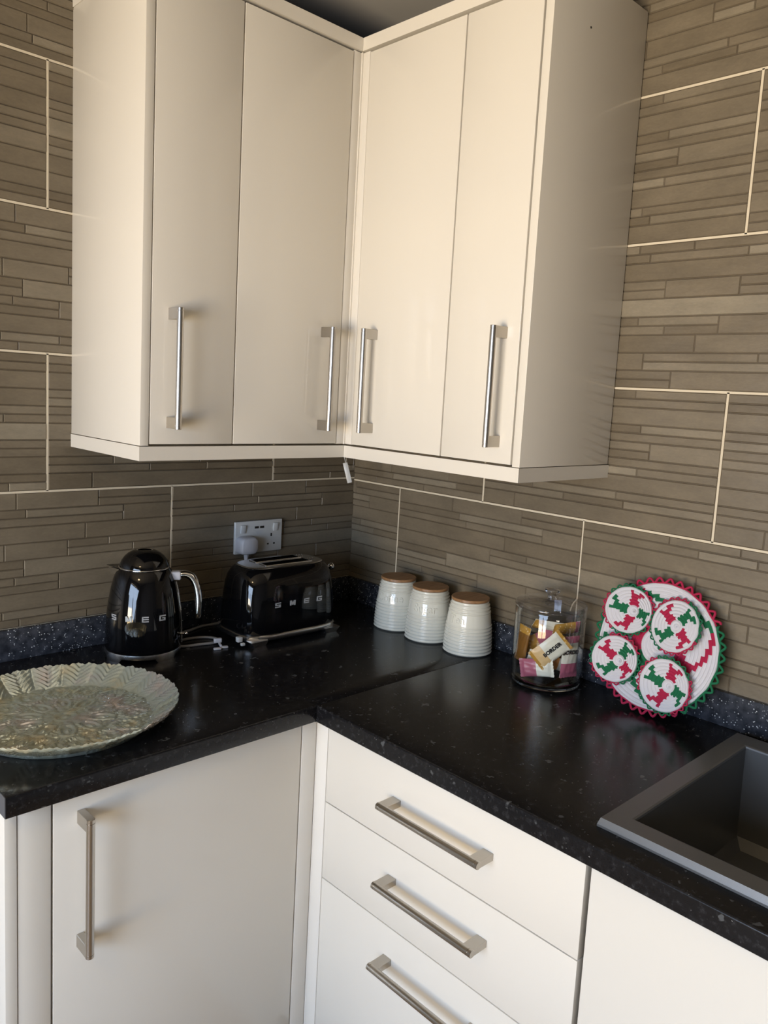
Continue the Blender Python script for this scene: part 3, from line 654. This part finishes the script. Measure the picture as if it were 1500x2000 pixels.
# ------------------------------------------------------------------ glass jar with wrapped biscuits
JC = Vector((-.0975, -.7945, W)); t = empty('glass_jar', JC, 0, 'clear glass jar with a knobbed lid, full of wrapped biscuits', 'jar')
m = MB(); m.lathe([(.0700, .0), (.0765, .0015), (.0785, .005), (.0785, .170), (.0775, .1725), (.0750, .1725), (.0742, .170), (.0742, .0170), (.0715, .0145), (.0, .0138)], 96, cap0=True, cap1=False); m.build('body', GLASS, t, smooth=40)
m = MB(); m.lathe([(.0688, .0008), (.0745, .0022), (.0765, .0055), (.0765, .0100), (.0735, .0125), (.0705, .0130)], 72); o = m.build('thick_base', THICK, t, smooth=40)
m = MB(); m.lathe([(.0700, .1640), (.0700, .1742), (.0795, .1744), (.0800, .1758), (.0795, .1800), (.0770, .1835), (.045, .1895), (.0165, .1925), (.0105, .1945), (.0095, .1985), (.0125, .2030), (.0170, .2065), (.0180, .2100), (.0165, .2130), (.0, .2140)], 96, cap0=False, cap1=False); lid = m.build('lid', GLASSLID, t, smooth=40)
m = MB(); m.lathe([(.010, .1905), (.0095, .1950), (.0088, .1985), (.0115, .2028), (.0160, .2062), (.0170, .2098), (.0155, .2122), (.0, .2130)], 48, cap1=False); m.build('knob', THICK, lid, smooth=50)

CREAM = (.80, .78, .66); AMBER = (.50, .27, .045); PINK = (.46, .13, .19); BROWN = (.22, .10, .02); ORNG = (.78, .36, .10); BISC = (.72, .50, .24)
def packet(name, s, d, z, ang, cols, label, L=.074, Wd=.042, T=.011, yaw=0., pitch=0., text=None, tflip=False):
    """pillow pack; local x = long axis, z = width, -y = face. cols = [(x limit 0..1, colour), ...]"""
    Rv = Vector((.7032, -.7110, 0)); Fv = Vector((.7110, .7032, 0))
    p = JC+Rv*s+Fv*d+Vector((0, 0, z))
    nx, nz = 26, 12; vs = []; fs = []; col = []
    rs = random.Random(name+str(s)+str(z))
    for side in (-1, 1):
        for i in range(nx+1):
            for j in range(nz+1):
                u, v = i/nx, j/nz; eu = 1-abs(2*u-1)**3.2; ev = 1-abs(2*v-1)**2.6
                crimp = u < .09 or u > .91
                th = (T/2)*max(0, eu*ev)**.6 if not crimp else .0007+.0004*math.sin(j*2.4)
                wr = .0010*math.sin(u*17+v*5+s*90)*(1-abs(2*v-1))+.0007*math.sin(v*23+u*9)
                w = Wd*(1-.06*math.sin(PI*u))
                zz = (v-.5)*w; xx = (u-.5)*L+(.0012 if j % 2 else 0)*(1 if u > .99 else -1 if u < .01 else 0)
                vs.append((xx, side*(th+(wr if th > .001 else 0)*.8), zz))
    q = (nx+1)*(nz+1)
    for sd in (0, 1):
        for i in range(nx):
            for j in range(nz):
                a = sd*q+i*(nz+1)+j; fs.append((a, a+1, a+nz+2, a+nz+1))
                u = (i+.5)/nx; c = next(cc for lim, cc in cols if u <= lim)
                if c is BISC or (c is AMBER and (i*7+j*13) % 11 == 0): c = BISC if c is AMBER else c
                col.append(c)
    for i in range(nx):
        for j in (0, nz): a = i*(nz+1)+j; fs.append((a, a+nz+1, a+nz+1+q, a+q)); col.append(CREAM)
    for j in range(nz):
        for i in (0, nx): a = i*(nz+1)+j; fs.append((a, a+1, a+1+q, a+q)); col.append(CREAM)
    me = bpy.data.meshes.new(name); me.from_pydata(vs, [], fs); me.materials.append(WRAP)
    at_ = me.attributes.new('Col', 'FLOAT_COLOR', 'FACE'); at_.data.foreach_set('color', [k for c in col for k in (*c, 1)])
    me.polygons.foreach_set('use_smooth', [True]*len(me.polygons)); me.set_sharp_from_angle(angle=math.radians(60))
    o = bpy.data.objects.new(name, me); C.objects.link(o)
    base = Matrix((( Rv.x, Fv.x, 0), (Rv.y, Fv.y, 0), (0, 0, 1))).to_4x4()
    o.matrix_world = Matrix.Translation(p) @ base @ Matrix.Rotation(yaw, 4, 'Z') @ Matrix.Rotation(pitch, 4, 'X') @ Matrix.Rotation(-math.radians(ang), 4, 'Y')
    tag(o, label, 'biscuit packet')
    if text:
        tv, tf = text_mesh('BORDER', .0120, .0002); mb = MB(); u0, v0, ta = text; ca, sa = math.cos(ta), math.sin(ta)
        mb.add([((u0-.5)*L+(v.x*ca-v.y*sa), -(T/2+.0014+v.z), (v0-.5)*Wd+(v.x*sa+v.y*ca)) for v in tv], tf); mb.build('printed_name', INK, o)
    return o
RNG = 'wrapped biscuits in the glass jar'
packet('biscuit_packet', -.004, -.0500, .0880, 42, [(.09, AMBER), (.36, BISC), (.93, CREAM), (1, AMBER)], 'cream and amber biscuit packet at the front of the jar, dark name running uphill', L=.082, Wd=.052, text=(.55, .5, 0))
packet('biscuit_packet', .0430, -.0320, .0700, 90, [(.36, PINK), (.86, CREAM), (1, PINK)], 'upright cream packet with pink ends at the jar\'s right, its dark name upside down', L=.092, Wd=.046, T=.010, yaw=.45, text=(.62, .5, -PI/2))
packet('biscuit_packet', -.0290, -.0400, .0430, 10, [(.50, PINK), (.92, CREAM), (1, CREAM)], 'pink and cream biscuit packet low at the left of the jar', L=.074, Wd=.042, yaw=-.40)
packet('biscuit_packet', .0040, -.0130, .0500, -14, [(.14, CREAM), (.45, PINK), (.70, ORNG), (1, CREAM)], 'orange and cream biscuit packet slanting across the bottom of the jar', L=.100, Wd=.030, T=.010)
packet('biscuit_packet', .0380, .0020, .1240, 8, [(.8, AMBER), (1, PINK)], 'amber biscuit packet on top at the right of the jar', L=.062, Wd=.036, T=.013, yaw=.3, pitch=.5)
packet('biscuit_packet', -.0580, -.0020, .0850, 82, [(.82, BROWN), (1, AMBER)], 'dark amber biscuit packet standing against the left side of the jar', L=.082, Wd=.034, T=.008, yaw=-.9)
packet('biscuit_packet', -.0040, .0000, .1290, -10, [(.3, AMBER), (.86, CREAM), (1, CREAM)], 'cream biscuit packet on top behind the front one', L=.066, Wd=.034, T=.011, pitch=.7)
packet('biscuit_packet', .0340, .0200, .0640, 66, [(.8, BROWN), (1, AMBER)], 'brown biscuit packet low at the right, behind the upright one', L=.070, Wd=.038, T=.010, yaw=.3)
packet('biscuit_packet', -.0080, .0220, .0860, 30, [(.4, AMBER), (.9, PINK), (1, CREAM)], 'amber and pink biscuit packet in the middle at the back of the jar', L=.088, Wd=.050, T=.012)

# ------------------------------------------------------------------ lustre plate
t = empty('charger_plate', (-1.010, -.385, W), 0.3, 'large round iridescent glass plate with a fluted leafy rim, on the left worktop', 'plate')
NA, NR = 432, 92
def plate_h(r, a):
    """top surface height of the plate"""
    Rm = .196; rf = .150
    if r < rf: h = .0085
    else: q = (r-rf)/(Rm-rf); h = .0085+.0275*q**1.25
    # relief
    if r < .024: h += .0010*math.cos(r/.024*PI*2.5)
    elif r < .040: h += .0010*(math.cos(12*a)*.6+.4)*math.sin((r-.024)/.016*PI)
    elif r < .088:
        k = 10; aa = ((a*k/(2*PI)) % 1-.5)*2*PI/k*r/.9; rr = (r-.064)
        e = math.sqrt((aa/.0125)**2+(rr/.022)**2); h += .0011*math.cos(min(e, 1.6)*PI*1.7)*(1 if e < 1.6 else 0)+(.0008*math.sin(a*30)*math.sin(r*600) if e >= 1.3 else 0)
    elif r < .150:
        k = 14; aa = (((a+.11)*k/(2*PI)) % 1-.5)*2*PI/k*r; rr = (r-.120)
        e = math.sqrt((aa/.0215)**2+(rr/.026)**2); h += .0012*math.cos(min(e, 1.5)*PI*2.2)*(1 if e < 1.5 else 0)+(.0007*math.sin(a*84)*math.sin(r*420))
    else:
        q = (r-.150)/.046; sl = ((a*20/(2*PI)+.12*q) % 1)-.5; g_ = min(1, q*3); h += g_*(.0024*(1-(2*abs(sl))**4)-.0014*math.exp(-(sl/.05)**2)+.0013*math.sin((q*5.5-abs(sl)*5)*2*PI)*(1-(2*abs(sl))**6))
    return h
vs = []; fs = []
for side in (0, 1):
    for i in range(NR+1):
        for k in range(NA):
            a = 2*PI*k/NA; f_ = i/NR; r = .196*f_
            sc_ = 1+.011*abs(math.sin(22*a))*max(0, (f_-.80)/.20)+.0
            h = plate_h(max(r, .0005), a)+(.0025*abs(math.sin(22*a))-.001)*max(0, (f_-.85)/.15)
            if side: 
                h = max(h-.0045, .0) if r > .155 else (0.0006 if r > .142 else .002)
                if r > .155: h = max(.0006, h-.001*(1-f_))
            vs.append((r*sc_*math.cos(a), r*sc_*math.sin(a), h))
Q = (NR+1)*NA
for s_ in (0, 1):
    for i in range(NR):
        for k in range(NA): a, b = s_*Q+i*NA+k, s_*Q+i*NA+(k+1) % NA; fs.append((a, b, b+NA, a+NA))
for k in range(NA): a, b = NR*NA+k, NR*NA+(k+1) % NA; fs.append((a, b, b+Q, a+Q))
m = MB(); m.add(vs, fs); m.build('dish', LUSTRE, t, smooth=80)

# ------------------------------------------------------------------ crochet mats
WHITE = (.58, .57, .60); RED = (.36, .010, .05); GREEN = (.005, .12, .048)
def crochet(m, cols, R, rings, off, motif, rot, thick, dish=0.):
    """spiral-coil disc in local XZ plane, front towards -y"""
    NAn = 120; per = 5; vs = []; fs = []; n0 = len(m.v)
    nr = rings*per
    for i in range(nr+1):
        r = R*i/nr; ph = (i % per)/per
        for k in range(NAn):
            a = 2*PI*k/NAn; bump = thick*.46*abs(math.sin(PI*i/per))+.0004*math.sin(a*(18+r*900))
            e_ = 1-r/R; vs.append((r*math.cos(a)+off[0]*R*e_, -(thick*.72+bump)-dish*(r/R)**2.5-(.006*e_ if off[0] else 0), r*math.sin(a)+off[1]*R*e_))
    nb = len(vs)
    for k in range(NAn): a = 2*PI*k/NAn; vs.append((R*math.cos(a), -dish*.98, R*math.sin(a)))
    vs.append((0, 0, 0))
    for i in range(nr):
        for k in range(NAn):
            a, b = i*NAn+k, i*NAn+(k+1) % NAn
            fs.append((a, b, b+NAn, a+NAn)); cols.append(motif(i//per, 2*PI*(k+.5)/NAn-rot))
    for k in range(NAn):
        fs.append((nr*NAn+k, nr*NAn+(k+1) % NAn, nb+(k+1) % NAn, nb+k)); cols.append(WHITE)
        fs.append((nb+k, nb+(k+1) % NAn, nb+NAn)); cols.append(WHITE)
    m.add(vs, fs)
def angd(a, c): return (a-c+PI) % (2*PI)-PI
def small_motif(ring, a):
    c4 = [(0, RED), (PI/2, GREEN), (PI, RED), (3*PI/2, GREEN)]
    for c, col in c4:
        d = math.degrees(angd(a, c))
        if ring == 2 and abs(d) < 38: return col
        if ring == 3 and abs(d) < 26: return col
        if ring == 4 and abs(d) < 14: return col
        if ring == 5 and -24 < d < 12: return col
        if ring == 6 and (-34 < d < -14 or 3 < d < 12): return col
    return WHITE
def big_motif(ring, a):
    if ring < 5: return WHITE
    for c, col in [(-24, RED), (78, GREEN), (165, RED), (-127, GREEN)]:
        d = math.degrees(angd(a, math.radians(c)))
        if ring in (5, 6, 7) and abs(d) < 40-10*(ring-5): return col
        if 8 <= ring <= 10 and abs(d) < 12: return col
        if 11 <= ring <= 15:
            s0 = 5+(ring-11)*8.5
            if s0 < abs(d) < s0+13: return col
    return WHITE
def picot(parent, R, n, col_fn, y, rr, amp, name='picot_edging', dish=0):
    """wavy yarn edging; red and green arcs are separate meshes"""
    for key, matl, lab in (('r', YRED, 'red wavy edging'), ('g', YGREEN, 'green wavy edging')):
        arcs = []; cur = []
        for k in range(n*8+1):
            a = 2*PI*k/(n*8)
            if col_fn(a) == key:
                r = R+amp*(.5-.5*math.cos(a*n))+.0008; cur.append((r*math.cos(a), y-dish-.0012*math.sin(a*n*.5), r*math.sin(a)))
            elif cur: arcs.append(cur); cur = []
        if cur: arcs.append(cur)
        for A in arcs:
            if len(A) < 3: continue
            m = MB(); B = [(x*R/math.hypot(x, z), yy, z*R/math.hypot(x, z)) for x, yy, z in A]
            m.tube(A+B[::-1], rr, 7); o = m.build('edging', matl, parent, smooth=70); tag(o, lab)
def crochet_thing(name, Yc, v, off, R, rings, motif, rot, thick, label, cat, group, tilt=(0, 0), npic=30, rr=.0014, amp=.006, dish=0., arcrot=0., ctr=(0, 0)):
    th = math.radians(13.7); 
    # mat plane: bottom edge at x=-.075, leaning back on the tiled wall
    upv = Vector((math.sin(th), 0, math.cos(th))); nrm = Vector((-math.cos(th), 0, math.sin(th)))
    p = Vector((-.0775, Yc, .903))+upv*v+nrm*off
    t = empty(name, p, 0, label, cat, group)
    # local x -> world -y (right in view), local -y -> nrm, local z -> upv
    B = Matrix((Vector((0, -1, 0)), -nrm, upv)).transposed().to_4x4()
    t.matrix_world = Matrix.Translation(p) @ B @ Matrix.Rotation(tilt[0], 4, 'X') @ Matrix.Rotation(tilt[1], 4, 'Z')
    m = MB(); cols = []; crochet(m, cols, R, rings, ctr, motif, rot, thick, dish)
    me = bpy.data.meshes.new('woven_disc'); me.from_pydata(m.v, [], m.f); me.materials.append(CROCHET)
    at_ = me.attributes.new('Col', 'FLOAT_COLOR', 'FACE'); at_.data.foreach_set('color', [k for c in cols for k in (*c, 1)])
    bm = bmesh.new(); bm.from_mesh(me); bmesh.ops.recalc_face_normals(bm, faces=bm.faces); bm.to_mesh(me); bm.free()
    me.polygons.foreach_set('use_smooth', [True]*len(me.polygons))
    o = bpy.data.objects.new('woven_disc', me); C.objects.link(o); o.parent = t
    picot(t, R, npic, lambda a: 'r' if math.sin(2*(a-arcrot)) > 0 else 'g', -thick*.5, rr, amp, dish=dish)
    return t
crochet_thing('woven_mat', -1.033, .1365, .002, .1300, 17, big_motif, .0, .008, 'large round crocheted mat in white, red and green, leaning on the wall', 'mat', None, npic=38, rr=.0026, amp=.0105, dish=.012, arcrot=.55)
G = None
crochet_thing('woven_coaster', -.962, .195, .0290, .0490, 8, small_motif, math.radians(84), .006, 'small red, green and white crocheted coaster at the upper left of the big mat', 'coaster', G, tilt=(.02, .25), npic=22, arcrot=2.6, rr=.0016, amp=.005, ctr=(.30, 0))
crochet_thing('woven_coaster', -1.069, .186, .0280, .0530, 8, small_motif, math.radians(142), .006, 'small red, green and white crocheted coaster at the upper right of the big mat', 'coaster', G, tilt=(-.05, -.12), npic=24, arcrot=1.2, rr=.0016, amp=.005, ctr=(.16, .0))
crochet_thing('woven_coaster', -.955, .088, .0300, .0485, 8, small_motif, math.radians(150), .006, 'small red, green and white crocheted coaster at the lower left of the big mat', 'coaster', G, tilt=(.0, .22), npic=22, arcrot=.4, rr=.0016, amp=.005, ctr=(.30, -.02))
crochet_thing('woven_coaster', -1.072, .066, .0290, .0530, 8, small_motif, math.radians(75), .006, 'small red, green and white crocheted coaster at the lower right of the big mat', 'coaster', G, tilt=(.05, -.02), npic=24, arcrot=2.0, rr=.0016, amp=.005, ctr=(.30, .05))
